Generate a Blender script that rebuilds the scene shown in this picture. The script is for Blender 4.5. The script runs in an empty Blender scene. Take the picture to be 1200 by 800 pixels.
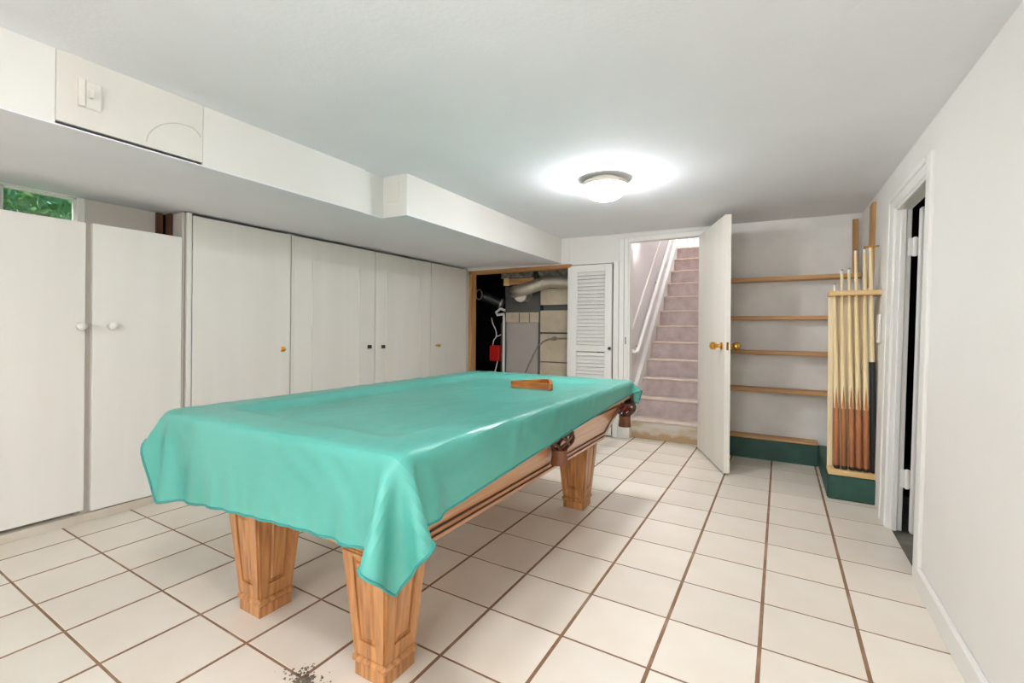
import bpy, bmesh, math, random
import numpy as np
from mathutils import Matrix, Vector
random.seed(7)
scene = bpy.context.scene
col = scene.collection

# ------------------------------------------------------------------ camera
T = 0.33                      # one floor tile with its joint, in metres; all lengths below are in tiles
YAW, PITCH, ROLL, FPX = 0.53083, 0.0, 0.0085, 535.574
CAM = np.array([2.1764, -5.8838, 3.5574])
SHIFT = -13.51
def cam_axes():
    f = np.array([-math.sin(YAW)*math.cos(PITCH), math.cos(YAW)*math.cos(PITCH), -math.sin(PITCH)])
    r = np.array([math.cos(YAW), math.sin(YAW), 0.0]); u = np.cross(r, f)
    c, s = math.cos(ROLL), math.sin(ROLL)
    return c*r+s*u, -s*r+c*u, f
RX, UX, FX = cam_axes()
def W(px, py, axis, val):
    """photo pixel -> point on the plane (axis = val), in tiles"""
    d = RX*(px-600)/FPX - UX*(py-400-SHIFT)/FPX + FX
    return CAM + d*((val-CAM[axis])/d[axis])
cd = bpy.data.cameras.new('camera'); cam = bpy.data.objects.new('camera', cd); col.objects.link(cam)
cd.sensor_fit = 'HORIZONTAL'; cd.sensor_width = 36; cd.lens = FPX/1200*36
cd.shift_y = SHIFT/1200; cd.clip_start = 0.02; cd.clip_end = 200
m = Matrix.Identity(4)
for i in range(3):
    m[i][0], m[i][1], m[i][2], m[i][3] = RX[i], UX[i], -FX[i], CAM[i]*T
cam.matrix_world = m
scene.camera = cam

# ------------------------------------------------------------------ world, sun, exposure
wd = bpy.data.worlds.new('sky'); scene.world = wd; wd.use_nodes = True
nt = wd.node_tree; nt.nodes.clear()
bg = nt.nodes.new('ShaderNodeBackground'); out = nt.nodes.new('ShaderNodeOutputWorld')
sky = nt.nodes.new('ShaderNodeTexSky'); sky.sky_type = 'HOSEK_WILKIE'; sky.turbidity = 4
sky.sun_direction = Vector((-0.5, -0.5, 0.7)).normalized()
nt.links.new(sky.outputs[0], bg.inputs[0]); bg.inputs[1].default_value = 9.0
nt.links.new(bg.outputs[0], out.inputs[0])
sd = bpy.data.lights.new('sun', 'SUN'); sd.energy = 5.0; sd.angle = 0.01; sd.color = (1, .95, .85)
so = bpy.data.objects.new('sun', sd); col.objects.link(so)
so.rotation_euler = Vector((0.35, 0.5, -0.8)).to_track_quat('-Z', 'Y').to_euler()
LAMP = 108.0                   # radiance of the ceiling lamps' glass
GLOBE = 80.0                  # radiance of the added fill lamps' globes behind the camera
scene.view_settings.view_transform = 'Standard'
scene.view_settings.look = 'None'
scene.view_settings.gamma = 1.0
scene.view_settings.use_curve_mapping = False
scene.view_settings.exposure = 0.1

# ------------------------------------------------------------------ materials
def lin(c):
    return tuple(((v/255)/12.92 if v/255 <= .04045 else ((v/255+.055)/1.055)**2.4) for v in c)
MATS = {}
def mat(name, rgb, rough=.6, metal=0., rgb2=None, scale=(3, 3, 3), detail=4, lo=.35, hi=.65, bump=0., bscale=40,
        rand=0., emit=None, spec=.5, transl=0., coat=0.):
    mt = bpy.data.materials.new(name); mt.use_nodes = True; n = mt.node_tree.nodes; l = mt.node_tree.links
    b = n['Principled BSDF']; c = lin(rgb)+(1,)
    b.inputs['Base Color'].default_value = c; b.inputs['Roughness'].default_value = rough
    b.inputs['Metallic'].default_value = metal; b.inputs['Specular IOR Level'].default_value = spec
    if coat: b.inputs['Coat Weight'].default_value = coat; b.inputs['Coat Roughness'].default_value = .15
    sock = None
    tc = n.new('ShaderNodeTexCoord')
    if rgb2:
        mp = n.new('ShaderNodeMapping'); mp.inputs['Scale'].default_value = scale
        nz = n.new('ShaderNodeTexNoise'); nz.inputs['Scale'].default_value = 1.0; nz.inputs['Detail'].default_value = detail
        cr = n.new('ShaderNodeValToRGB')
        cr.color_ramp.elements[0].position = lo; cr.color_ramp.elements[1].position = hi
        cr.color_ramp.elements[0].color = c; cr.color_ramp.elements[1].color = lin(rgb2)+(1,)
        l.new(tc.outputs['Object'], mp.inputs[0]); l.new(mp.outputs[0], nz.inputs['Vector'])
        l.new(nz.outputs['Fac'], cr.inputs[0]); sock = cr.outputs[0]
    if rand:
        oi = n.new('ShaderNodeObjectInfo'); mr = n.new('ShaderNodeMapRange')
        mr.inputs['To Min'].default_value = 1-rand; mr.inputs['To Max'].default_value = 1+rand*.4
        l.new(oi.outputs['Random'], mr.inputs['Value'])
        hs = n.new('ShaderNodeHueSaturation')
        if sock: l.new(sock, hs.inputs['Color'])
        else: hs.inputs['Color'].default_value = c
        l.new(mr.outputs[0], hs.inputs['Value']); sock = hs.outputs[0]
    if sock: l.new(sock, b.inputs['Base Color'])
    if bump:
        nb = n.new('ShaderNodeTexNoise'); nb.inputs['Scale'].default_value = bscale; nb.inputs['Detail'].default_value = 3
        bp = n.new('ShaderNodeBump'); bp.inputs['Strength'].default_value = bump; bp.inputs['Distance'].default_value = .01
        l.new(tc.outputs['Object'], nb.inputs['Vector']); l.new(nb.outputs['Fac'], bp.inputs['Height'])
        l.new(bp.outputs[0], b.inputs['Normal'])
    if emit:
        b.inputs['Emission Color'].default_value = lin(emit[0])+(1,); b.inputs['Emission Strength'].default_value = emit[1]
    if transl:
        tr = n.new('ShaderNodeBsdfTranslucent'); mx = n.new('ShaderNodeMixShader'); mx.inputs[0].default_value = transl
        if sock: l.new(sock, tr.inputs[0])
        else: tr.inputs[0].default_value = c
        l.new(b.outputs[0], mx.inputs[1]); l.new(tr.outputs[0], mx.inputs[2]); l.new(mx.outputs[0], n['Material Output'].inputs[0])
    MATS[name] = mt
    return mt
def glassmat():
    mt = bpy.data.materials.new('window_glass'); mt.use_nodes = True; n = mt.node_tree.nodes; l = mt.node_tree.links
    n.clear(); o = n.new('ShaderNodeOutputMaterial'); t = n.new('ShaderNodeBsdfTransparent'); g = n.new('ShaderNodeBsdfGlossy')
    g.inputs['Roughness'].default_value = .05; mx = n.new('ShaderNodeMixShader'); mx.inputs[0].default_value = .06
    l.new(t.outputs[0], mx.inputs[1]); l.new(g.outputs[0], mx.inputs[2]); l.new(mx.outputs[0], o.inputs[0])
    return mt
M_CEIL = mat('ceiling_paint', (240, 240, 243), .9, rgb2=(235, 235, 238), scale=(1.2, 1.2, 1.2), bump=.1, bscale=55)
M_SOFF = mat('soffit_paint', (231, 228, 221), .8, rgb2=(225, 221, 213), scale=(1, 1, 1))
M_SOFFU = mat('soffit_underside_paint', (236, 236, 239), .85, rgb2=(228, 228, 231), scale=(1, .6, 1))
M_WALL = mat('wall_paint', (233, 230, 223), .85, rgb2=(228, 224, 217), scale=(1, 1, 1), bump=.05, bscale=120)
M_ALC = mat('alcove_plaster', (234, 231, 224), .9, rgb2=(218, 215, 208), scale=(2.5, 2.5, 2.5), lo=.45, hi=.72, bump=.1, bscale=12)
M_TRIM = mat('white_gloss_paint', (236, 234, 228), .45, rgb2=(230, 227, 220), scale=(2, 2, .6))
M_DOORW = mat('door_paint', (233, 228, 217), .45, rgb2=(228, 222, 210), scale=(6, 6, .5))
M_CAB = mat('closet_door_paint', (232, 228, 219), .5, rgb2=(228, 224, 214), scale=(7, 7, .5))
M_CABD = mat('closet_stile_paint', (198, 189, 178), .55)
M_TOE = mat('closet_base_paint', (206, 198, 182), .7, rgb2=(190, 178, 158), scale=(3, 3, 3))
M_TILE = mat('cream_tile', (234, 225, 210), .30, rgb2=(225, 213, 195), scale=(2.2, 2.2, 2.2), lo=.4, hi=.75, rand=.07, bump=.03, bscale=20, spec=.5)
M_GROUT = mat('brown_grout', (134, 102, 76), .95, rgb2=(176, 150, 124), scale=(5, 5, 5), lo=.5, hi=.8, bump=.3, bscale=60)
M_CONC = mat('raw_concrete', (128, 122, 110), .95, rgb2=(90, 84, 74), scale=(6, 6, 6), bump=.4, bscale=25)
M_OAK = mat('honey_oak', (204, 146, 90), .35, rgb2=(146, 92, 50), scale=(46, 46, 2.2), detail=8, lo=.36, hi=.70, coat=.25)
M_OAKY = mat('honey_oak_lengthwise', (206, 152, 104), .28, rgb2=(166, 108, 66), scale=(46, 2.2, 46), detail=8, lo=.38, hi=.75, coat=.4)
M_OAKD = mat('dark_oak_bead', (92, 50, 28), .4)
M_SHELF = mat('pine_shelf', (204, 158, 102), .5, rgb2=(172, 122, 70), scale=(1.6, 22, 22), lo=.35, hi=.75)
M_PINEV = mat('raw_pine_upright', (190, 148, 96), .6, rgb2=(160, 112, 62), scale=(24, 24, 1.6))
M_PINE = mat('pale_pine', (242, 226, 190), .5, rgb2=(230, 206, 158), scale=(20, 20, 1.4))
M_PINEX = mat('pale_pine_board', (226, 194, 138), .5, rgb2=(202, 162, 100), scale=(1.6, 22, 22))
M_RAWX = mat('raw_pine_header', (196, 148, 94), .7, rgb2=(150, 100, 56), scale=(1.6, 22, 22))
M_STUD = mat('old_brown_stud', (104, 62, 36), .8, rgb2=(60, 34, 20), scale=(14, 14, 2))
M_GREEN = mat('dark_green_paint', (28, 70, 58), .5, rgb2=(44, 88, 72), scale=(6, 6, 6), lo=.5, hi=.8, bump=.2, bscale=30)
M_COVER = mat('teal_vinyl', (98, 184, 168), .34, rgb2=(86, 170, 154), scale=(2, 2, 2), transl=.18, bump=.4, bscale=10, spec=.6)
M_HEM = mat('teal_hem_tape', (52, 134, 126), .5)
M_TRI = mat('orange_wood', (192, 112, 44), .35, rgb2=(160, 84, 28), scale=(12, 12, 30))
M_LEATH = mat('brown_leather', (98, 56, 34), .5, rgb2=(64, 34, 20), scale=(20, 20, 20))
M_LEATH2 = mat('tan_leather_fringe', (132, 84, 54), .6, rgb2=(90, 52, 32), scale=(30, 30, 6))
M_BRASS = mat('polished_brass', (214, 164, 74), .22, metal=1.)
M_BLACK = mat('black_paint', (26, 25, 25), .45)
M_KNOBW = mat('white_knob', (232, 228, 218), .35)
M_GLASS = glassmat()
M_GLOBE = mat('lit_opal_glass', (255, 246, 232), .4, emit=((248, 249, 255), LAMP))
M_FGLOBE = mat('lit_fill_globe', (255, 250, 244), .4, emit=((240, 246, 255), GLOBE))
M_LBASE = mat('lamp_canopy_metal', (238, 230, 214), .5)
M_CARPET = mat('mauve_carpet', (206, 190, 186), .95, rgb2=(182, 164, 160), scale=(9, 9, 9), lo=.35, hi=.7, bump=.6, bscale=160)
M_CARPL = mat('worn_tread_carpet', (216, 200, 186), .95, rgb2=(204, 182, 168), scale=(8, 8, 8), bump=.5, bscale=160)
M_CSTEP = mat('stained_concrete_step', (204, 196, 184), .9, rgb2=(176, 146, 98), scale=(2.5, 2.5, 9), lo=.45, hi=.7)
def grime(mt, z1):                     # damp brown staining rising from the floor
    n = mt.node_tree.nodes; l = mt.node_tree.links; b = n['Principled BSDF']; src = b.inputs['Base Color'].links[0].from_socket
    g = n.new('ShaderNodeNewGeometry'); sx = n.new('ShaderNodeSeparateXYZ'); nz = n.new('ShaderNodeTexNoise'); nz.inputs['Scale'].default_value = 9
    ad = n.new('ShaderNodeMath'); ad.operation = 'MULTIPLY_ADD'; ad.inputs[1].default_value = -.10; mr = n.new('ShaderNodeMapRange')
    mr.inputs['From Min'].default_value = z1-.06; mr.inputs['From Max'].default_value = z1-.02; mr.inputs['To Min'].default_value = .75; mr.inputs['To Max'].default_value = 0
    mx = n.new('ShaderNodeMix'); mx.data_type = 'RGBA'; mx.inputs['B'].default_value = lin((168, 130, 76))+(1,)
    l.new(g.outputs['Position'], sx.inputs[0]); l.new(g.outputs['Position'], nz.inputs['Vector']); l.new(nz.outputs['Fac'], ad.inputs[0]); l.new(sx.outputs['Z'], ad.inputs[2])
    l.new(ad.outputs[0], mr.inputs['Value']); l.new(mr.outputs[0], mx.inputs['Factor']); l.new(src, mx.inputs['A']); l.new(mx.outputs['Result'], b.inputs['Base Color'])
grime(M_CSTEP, .06)
M_STWALL = mat('stairwell_paint', (230, 224, 222), .7)
M_METAL = mat('galvanised_sheet', (226, 220, 208), .28, metal=.75, rgb2=(206, 198, 184), scale=(6, 6, 6))
M_DGREY = mat('dark_grey_sheet_metal', (92, 90, 88), .5, rgb2=(80, 78, 76), scale=(3, 3, 3))
M_FURN = mat('furnace_enamel', (172, 164, 158), .4)
M_BLOCK = mat('cream_painted_block', (206, 194, 170), .85, rgb2=(190, 176, 150), scale=(5, 5, 5), bump=.2, bscale=40)
M_FOIL = mat('insulation_wrap', (140, 136, 126), .6, rgb2=(84, 80, 72), scale=(16, 16, 16), bump=.8, bscale=40)
M_RED = mat('red_enamel', (196, 30, 24), .35)
M_WHITEP = mat('white_plastic', (226, 222, 214), .4)
M_GREYC = mat('grey_conduit', (150, 142, 130), .4, metal=.4)
M_DARKW = mat('unlit_dark_wall', (9, 8, 8), .95, rgb2=(5, 5, 5), scale=(2, 2, 2))  # near-black base colour stands in for the lack of light
M_CUEM = mat('maple_shaft', (240, 220, 176), .35, rgb2=(230, 204, 152), scale=(30, 30, 2))
M_CUEB = mat('rosewood_butt', (186, 120, 76), .3, rgb2=(140, 80, 46), scale=(30, 30, 2), rand=.12)
M_LEAF = mat('hedge_leaf', (176, 216, 140), .5, rgb2=(110, 186, 130), scale=(5, 5, 5), transl=.45)
M_GRASS = mat('lawn', (96, 140, 66), .9, rgb2=(70, 110, 52), scale=(4, 4, 4))
M_DUST = mat('grey_dust', (140, 126, 108), .95, rgb2=(90, 78, 64), scale=(40, 40, 40))
M_PLATE = mat('ivory_plate', (226, 221, 209), .5)
M_STAIN = mat('soffit_patched_board', (224, 220, 210), .8, rgb2=(218, 213, 202), scale=(1.4, 1.4, 1.4))
M_BALL = mat('red_ball', (176, 26, 30), .15)

# ------------------------------------------------------------------ mesh helpers (lengths in tiles)
class MB:
    def __init__(s): s.v = []; s.f = []
    def add(s, vs, fs):
        o = len(s.v); s.v += [tuple(float(c) for c in v) for v in vs]; s.f += [tuple(i+o for i in f) for f in fs]; return s
    def box(s, x0, x1, y0, y1, z0, z1, bev=0.):
        if bev <= 0:
            vs = [(x, y, z) for z in (z0, z1) for y in (y0, y1) for x in (x0, x1)]
            return s.add(vs, [(0, 2, 3, 1), (4, 5, 7, 6), (0, 1, 5, 4), (2, 6, 7, 3), (0, 4, 6, 2), (1, 3, 7, 5)])
        bm = bmesh.new(); bmesh.ops.create_cube(bm, size=1)
        for v in bm.verts:
            v.co = Vector(((x0+x1)/2+v.co.x*(x1-x0), (y0+y1)/2+v.co.y*(y1-y0), (z0+z1)/2+v.co.z*(z1-z0)))
        bmesh.ops.bevel(bm, geom=list(bm.edges), offset=bev, segments=1, affect='EDGES')
        bm.verts.index_update()
        s.add([v.co[:] for v in bm.verts], [tuple(v.index for v in f.verts) for f in bm.faces]); bm.free(); return s
    def hexa(s, p):      # eight corners: bottom ring of four, top ring of four
        return s.add(p, [(3, 2, 1, 0), (4, 5, 6, 7), (0, 1, 5, 4), (1, 2, 6, 5), (2, 3, 7, 6), (3, 0, 4, 7)])
    def prism(s, poly, axis, a, b):    # polygon in the two other axes, extruded along axis
        n = len(poly); o = [i for i in range(3) if i != axis]; vs = []
        for w in (a, b):
            for q in poly:
                c = [0, 0, 0]; c[axis] = w; c[o[0]] = q[0]; c[o[1]] = q[1]; vs.append(c)
        return s.add(vs, [tuple(range(n))[::-1], tuple(range(n, 2*n))]+[(i, (i+1) % n, n+(i+1) % n, n+i) for i in range(n)])
    def tube(s, path, r, n=10, caps=True):
        P = [np.array(p, float) for p in path]; R = r if hasattr(r, '__len__') else [r]*len(P)
        vs = []; prev = None
        for i, p in enumerate(P):
            d = P[min(i+1, len(P)-1)]-P[max(i-1, 0)]; d = d/np.linalg.norm(d)
            if prev is None:
                a = np.array([0, 0, 1.]) if abs(d[2]) < .9 else np.array([1., 0, 0]); e1 = np.cross(d, a)
            else: e1 = prev-d*(prev@d)
            e1 = e1/np.linalg.norm(e1); prev = e1; e2 = np.cross(d, e1)
            for k in range(n):
                t = 2*math.pi*k/n; vs.append(p+R[i]*(math.cos(t)*e1+math.sin(t)*e2))
        fs = [(i*n+k, i*n+(k+1) % n, (i+1)*n+(k+1) % n, (i+1)*n+k) for i in range(len(P)-1) for k in range(n)]
        if caps: fs += [tuple(range(n))[::-1], tuple((len(P)-1)*n+k for k in range(n))]
        return s.add(vs, fs)
    def lathe(s, prof, c, axis=2, n=24):     # prof: (radius, height along axis)
        vs = []; o = [i for i in range(3) if i != axis]
        for r, h in prof:
            for k in range(n):
                t = 2*math.pi*k/n; q = [0, 0, 0]
                q[axis] = c[axis]+h; q[o[0]] = c[o[0]]+r*math.cos(t); q[o[1]] = c[o[1]]+r*math.sin(t); vs.append(q)
        m_ = len(prof)
        fs = [(i*n+k, i*n+(k+1) % n, (i+1)*n+(k+1) % n, (i+1)*n+k) for i in range(m_-1) for k in range(n)]
        fs += [tuple(range(n))[::-1], tuple((m_-1)*n+k for k in range(n))]
        return s.add(vs, fs)
    def build(s, name, m, parent=None, smooth=False, lean=False, origin=None):
        vs = np.array(s.v, float)
        if lean: vs[:, 0] += LEAN0+LEAN*vs[:, 2]
        off = np.zeros(3)
        if origin is not None: off = np.array(origin, float)
        elif parent is not None: off = np.array(parent['_o'])
        me = bpy.data.meshes.new(name)
        me.from_pydata([tuple(v) for v in (vs-off)*T], [], s.f); me.validate()
        bm = bmesh.new(); bm.from_mesh(me); bmesh.ops.recalc_face_normals(bm, faces=bm.faces); bm.to_mesh(me); bm.free()
        me.materials.append(m)
        if smooth:
            for p in me.polygons: p.use_smooth = True
            try: me.set_sharp_from_angle(angle=math.radians(40))
            except Exception: pass
        o = bpy.data.objects.new(name, me); col.objects.link(o)
        o['_o'] = [float(c) for c in off]
        if parent is not None:
            o.parent = parent
            po = np.array(parent['_o']); o.location = tuple((off-po)*T)
        else: o.location = tuple(off*T)
        return o
LEAN0, LEAN = -0.045, 0.02           # the right wall leans a little out of plumb
def thing(name, label, cat, loc, group=None, kind=None):
    o = bpy.data.objects.new(name, None); col.objects.link(o)
    o.location = tuple(np.array(loc, float)*T); o['_o'] = [float(c) for c in loc]; o.empty_display_size = .05
    return tag(o, label, cat, group, kind)
def tag(o, label=None, cat=None, group=None, kind=None):
    if label: o['label'] = label
    if cat: o['category'] = cat
    if group: o['group'] = group
    if kind: o['kind'] = kind
    return o
def struct(o, label, cat):
    return tag(o, label, cat, None, 'structure')
def copy_part(o, parent, pos):        # another piece that shares the mesh
    c = o.copy(); col.objects.link(c); c.parent = parent
    c.location = tuple((np.array(pos)-np.array(parent['_o']))*T); return c
def bx(name, m, x0, x1, y0, y1, z0, z1, parent=None, bev=0., lean=False, smooth=False):
    return MB().box(x0, x1, y0, y1, z0, z1, bev).build(name, m, parent, lean=lean, smooth=smooth)

XR, XL, YB, YF = 3.93, -8.70, 9.10, -15.0
def zc(x, y):                          # the ceiling is not quite level
    return 6.84+(x+5)/9.0*(-.16-.0195*(7.8-y))

# ------------------------------------------------------------------ floor
fl = thing('floor', 'cream square ceramic tile floor with brown grout joints', 'floor', (0, 0, 0), kind='structure')
RS = .9787
MB().box(-8.75, 3.95, YF, 9.45, -.12, -.004).build('grout_bed', M_GROUT, fl)
def tile_mesh(x0, x1, y0, y1):
    c = .003; z = 0.; vs = [(x0, y0, -.05), (x1, y0, -.05), (x1, y1, -.05), (x0, y1, -.05), (x0, y0, -c), (x1, y0, -c), (x1, y1, -c), (x0, y1, -c),
        (x0+c, y0+c, z), (x1-c, y0+c, z), (x1-c, y1-c, z), (x0+c, y1-c, z)]
    return vs, [(3, 2, 1, 0)]+[(a+i, a+(i+1) % 4, a+4+(i+1) % 4, a+4+i) for a in (0, 4) for i in range(4)]+[(8, 9, 10, 11)]
full = None
for i in range(-9, 4):
    for k in range(-10, 11):
        x0, x1 = max(i+.021, -8.74), min(i+1-.021, 3.94); y1, y0 = min(-(k-1)*RS-.014, 9.42), max(-k*RS+.014, -9.8)
        if x1-x0 < .06 or y1-y0 < .06: continue
        whole = abs(x1-x0-.958) < .01 and abs(y1-y0-RS+.028) < .01
        cx, cy = (x0+x1)/2, (y0+y1)/2
        if whole and full is not None:
            copy_part(full, fl, (cx, cy, 0)).rotation_euler = (random.uniform(-.0012, .0012), random.uniform(-.0012, .0012), 0)
        else:
            b = MB(); b.add(*tile_mesh(x0, x1, y0, y1)); t = b.build('tile', M_TILE, fl, origin=(cx, cy, 0))
            if whole: full = t

# ------------------------------------------------------------------ ceiling and soffit
def quad_slab(pts, up):                # a sheet with thickness, from four corners
    return MB().hexa([*pts, *[(p[0], p[1], p[2]+up) for p in pts]])
b = MB()
xs = [-9.6, -5, 0, 4.4]; ys = [YF-.3, 0, 9.35]
for i in range(3):
    for j in range(2):
        P4 = [(xs[i], ys[j]), (xs[i+1], ys[j]), (xs[i+1], ys[j+1]), (xs[i], ys[j+1])]
        b.hexa([(x, y, zc(x, y)) for x, y in P4]+[(x, y, 7.3) for x, y in P4])
struct(b.build('ceiling', M_CEIL), 'white lightly textured ceiling sloping a little to the right wall', 'ceiling')

ZS = 5.97                              # underside of the boxed-in soffit
so_ = thing('ceiling_soffit', 'boxed-in cream soffit running along the closets below the ceiling', 'soffit', (-5.3, 0, ZS), kind='structure')
def soff(name, m, x1, y0, y1, z0=ZS, z1=6.95, x0=None, bev=0.):
    x0 = x1-.06 if x0 is None else x0
    return bx(name, m, x0, x1, y0, y1, z0, z1, so_, bev)
yseam = W(237, 190, 0, -5.28)[1]; y65 = W(65, 145, 0, -5.26)[1]
n0 = W(427, 225, 0, -5.27)[1]
n1 = W(476, 225, 0, -4.62)[1]
soff('face_board', M_SOFF, -5.26, YF, y65-.004)
soff('face_board', M_STAIN, -5.245, y65, yseam-.012, ZS+.035)
soff('face_board', M_SOFF, -5.26, yseam, n0)
soff('face_board', M_SOFF, -4.60, n1, YB)
soff('return_board', M_SOFF, -4.66, n1, n1+.06, x0=-5.40)
soff('recess_board', M_SOFF, -5.29, n0, n1)
for x1_, ya_, yb_ in ((-5.26, YF, n0), (-5.29, n0, n1), (-4.60, n1, YB)):
    q4 = [(-9.6, ya_, ZS+.07), (x1_, ya_, ZS-.02), (x1_, yb_, ZS-.02), (-9.6, yb_, ZS+.07)]
    MB().hexa(q4+[(x_, y_, z_+.02) for x_, y_, z_ in q4]).build('underside_board', M_SOFFU, so_)
# ring-shaped water stain mark on the patched board: a thin raised tide line
arc = [W(172+34*(1-math.cos(t))*.9 if t < 2.2 else 176+30*(1-math.cos(t)), 166-22*math.sin(t), 0, -5.243) for t in np.linspace(0, 2.9, 22)]

M_TIDE = mat('tide_mark', (212, 206, 192), .85)
MB().tube(arc, .008, 6).build('water_stain', M_TIDE, so_, smooth=True)

# ------------------------------------------------------------------ right wall with its doorway
D0, D1, DZ = 2.72, 4.90, 5.87
wr = thing('wall_right', 'plain off-white painted wall with a doorway', 'wall', (XR, 0, 0), kind='structure')
bx('wall_panel', M_WALL, XR, XR+.2, YF-.3, D0, 0, 6.95, wr, lean=True)
bx('wall_panel', M_WALL, XR, XR+.2, D1, 10.0, 0, 6.95, wr, lean=True)
bx('wall_panel', M_WALL, XR, XR+.2, D0, D1, DZ, 6.95, wr, lean=True)
tr = thing('trim_1', 'white wooden door casing around the doorway in the side wall', 'door casing', (XR, 2.6, 0), kind='structure')
def casing(y0, y1, z0, z1):
    bx('casing_board', M_TRIM, XR-.045, XR+.01, y0, y1, z0, z1, tr, .012, lean=True)
casing(D0-.24, D0+.03, .0, 6.1)
casing(D1-.03, D1+.42, .0, 6.1); bx('casing_bead', M_TRIM, XR-.065, XR-.04, D1+.30, D1+.43, 0, 6.1, tr, .008, lean=True)
casing(D0+.03, D1-.03, DZ-.03, 6.1)
bx('casing_bead', M_TRIM, XR-.07, XR-.04, D0+.03, D1+.30, 6.0, 6.1, tr, .008, lean=True)
bx('jamb', M_TRIM, XR-.02, XR+.21, D1-.08, D1+.01, -.02, DZ, tr, .01, lean=True)
bx('jamb', M_TRIM, XR-.02, XR+.21, D0-.01, D0+.08, -.02, DZ, tr, .01, lean=True)
bx('jamb', M_TRIM, XR-.02, XR+.21, D0+.08, D1-.08, DZ-.08, DZ, tr, .01, lean=True)
bx('door_stop', M_TRIM, XR+.05, XR+.13, D1-.13, D1-.07, -.02, DZ-.08, tr, .008, lean=True)
bs = MB().box(XR-.06, XR, YF, D0-.24, 0, .3, .015).build('baseboard_right', M_TRIM, lean=True)
struct(bs, 'white baseboard along the foot of the plain side wall', 'baseboard')
dr = thing('door_2', 'white flush door swung open into the dark room beyond the side doorway', 'door', (4.3, 4.7, -.02), kind='structure')
dang = math.radians(-3)
b = MB().box(XR+.285, XR+2.4, 4.60, 4.74, .03, DZ-.1, .012); b.build('door_leaf', M_TRIM, dr, lean=True)
for z in (.95, 5.1):
    h = MB(); h.box(XR+.16, XR+.29, 4.74, 4.79, z-.16, z+.16, .008); h.tube([(XR+.245, 4.74, z-.17), (XR+.245, 4.74, z+.17)], .03, 8)
    h.build('hinge', M_TRIM, dr, lean=True)
# the room beyond: bare slab, walls coloured near-black to look unlit
ob = thing('wall_beyond', 'room beyond the side doorway, walls coloured dark to look unlit', 'wall', (5.5, 4, 0), kind='structure')
bx('slab', M_CONC, XR+.02, 8.2, 1.2, 7.2, -.16, -.03, ob)
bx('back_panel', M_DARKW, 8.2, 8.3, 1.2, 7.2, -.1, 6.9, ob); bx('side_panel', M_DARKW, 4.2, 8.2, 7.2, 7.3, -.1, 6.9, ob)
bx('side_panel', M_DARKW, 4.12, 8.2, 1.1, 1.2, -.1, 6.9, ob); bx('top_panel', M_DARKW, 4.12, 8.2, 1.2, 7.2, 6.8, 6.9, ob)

# ------------------------------------------------------------------ back wall: utility opening, louvred door, stair doorway, shelf alcove
OX0, OX1, OZ = -8.62, -4.28, 5.88       # utility opening
SX0, SX1, SZ = -2.17, .13, 6.50         # stair doorway
wb = thing('wall_back', 'off-white back wall with utility opening, stair doorway and shelf alcove', 'wall', (-2, YB, 0), kind='structure')
bx('wall_panel', M_WALL, -13.2, OX0, YB, YB+.3, 0, 6.95, wb)
bx('wall_panel', M_WALL, OX0, OX1, YB, YB+.3, OZ, 6.95, wb)
bx('wall_panel', M_WALL, OX1, -2.66, YB+.02, YB+.3, 5.86, 6.95, wb)
bx('wall_panel', M_WALL, -2.68, SX0, YB, YB+.3, 0, 6.95, wb)
bx('wall_panel', M_WALL, SX0, SX1, YB, YB+.3, SZ, 6.95, wb)
bx('wall_panel', M_WALL, SX1, .36, YB-.0, YB+.3, 0, 6.95, wb)
bx('alcove_panel', M_ALC, .36, 4.35, YB, YB+.3, 0, 6.95, wb)
t2 = thing('trim_2', 'raw pine framing around the utility opening', 'framing', (OX0, YB, 0), kind='structure')
bx('jamb', M_PINEV, OX0-.02, OX0+.13, YB-.05, YB+.3, 0, OZ, t2, .008)
bx('header', M_RAWX, OX0-.02, OX1+.06, YB-.05, YB+.3, OZ-.11, OZ+.02, t2, .008)
bx('jamb', M_TRIM, OX1-.04, OX1+.06, YB-.05, YB+.3, 0, OZ-.11, t2, .008)
t3 = thing('trim_3', 'white casing boards between the louvred door and the stair doorway', 'door casing', (-2.4, YB, 0), kind='structure')
for x0, x1, z1 in ((-2.66, -2.47, 5.9), (-2.46, -2.30, 6.62), (-2.29, SX0+.02, 6.62)):
    bx('casing_board', M_TRIM, x0, x1, YB-.07, YB, 0, z1, t3, .012)
bx('casing_board', M_TRIM, SX0+.02, SX1+.25, YB-.07, YB, SZ-.02, 6.64, t3, .012)
bx('casing_board', M_TRIM, SX1-.02, SX1+.25, YB-.07, YB, 0, SZ-.02, t3, .012)
bx('jamb', M_TRIM, SX0-.01, SX0+.06, YB-.02, YB+.3, 0, SZ, t3, .008)
bx('jamb', M_TRIM, SX1-.06, SX1+.01, YB-.02, YB+.3, 0, SZ, t3, .008)
sp = W(733, 399, 1, YB-.08)
bx('strike_plate', M_GREYC, sp[0]-.02, sp[0]+.02, YB-.085, YB-.06, sp[2]-.12, sp[2]+.12, t3)

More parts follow.
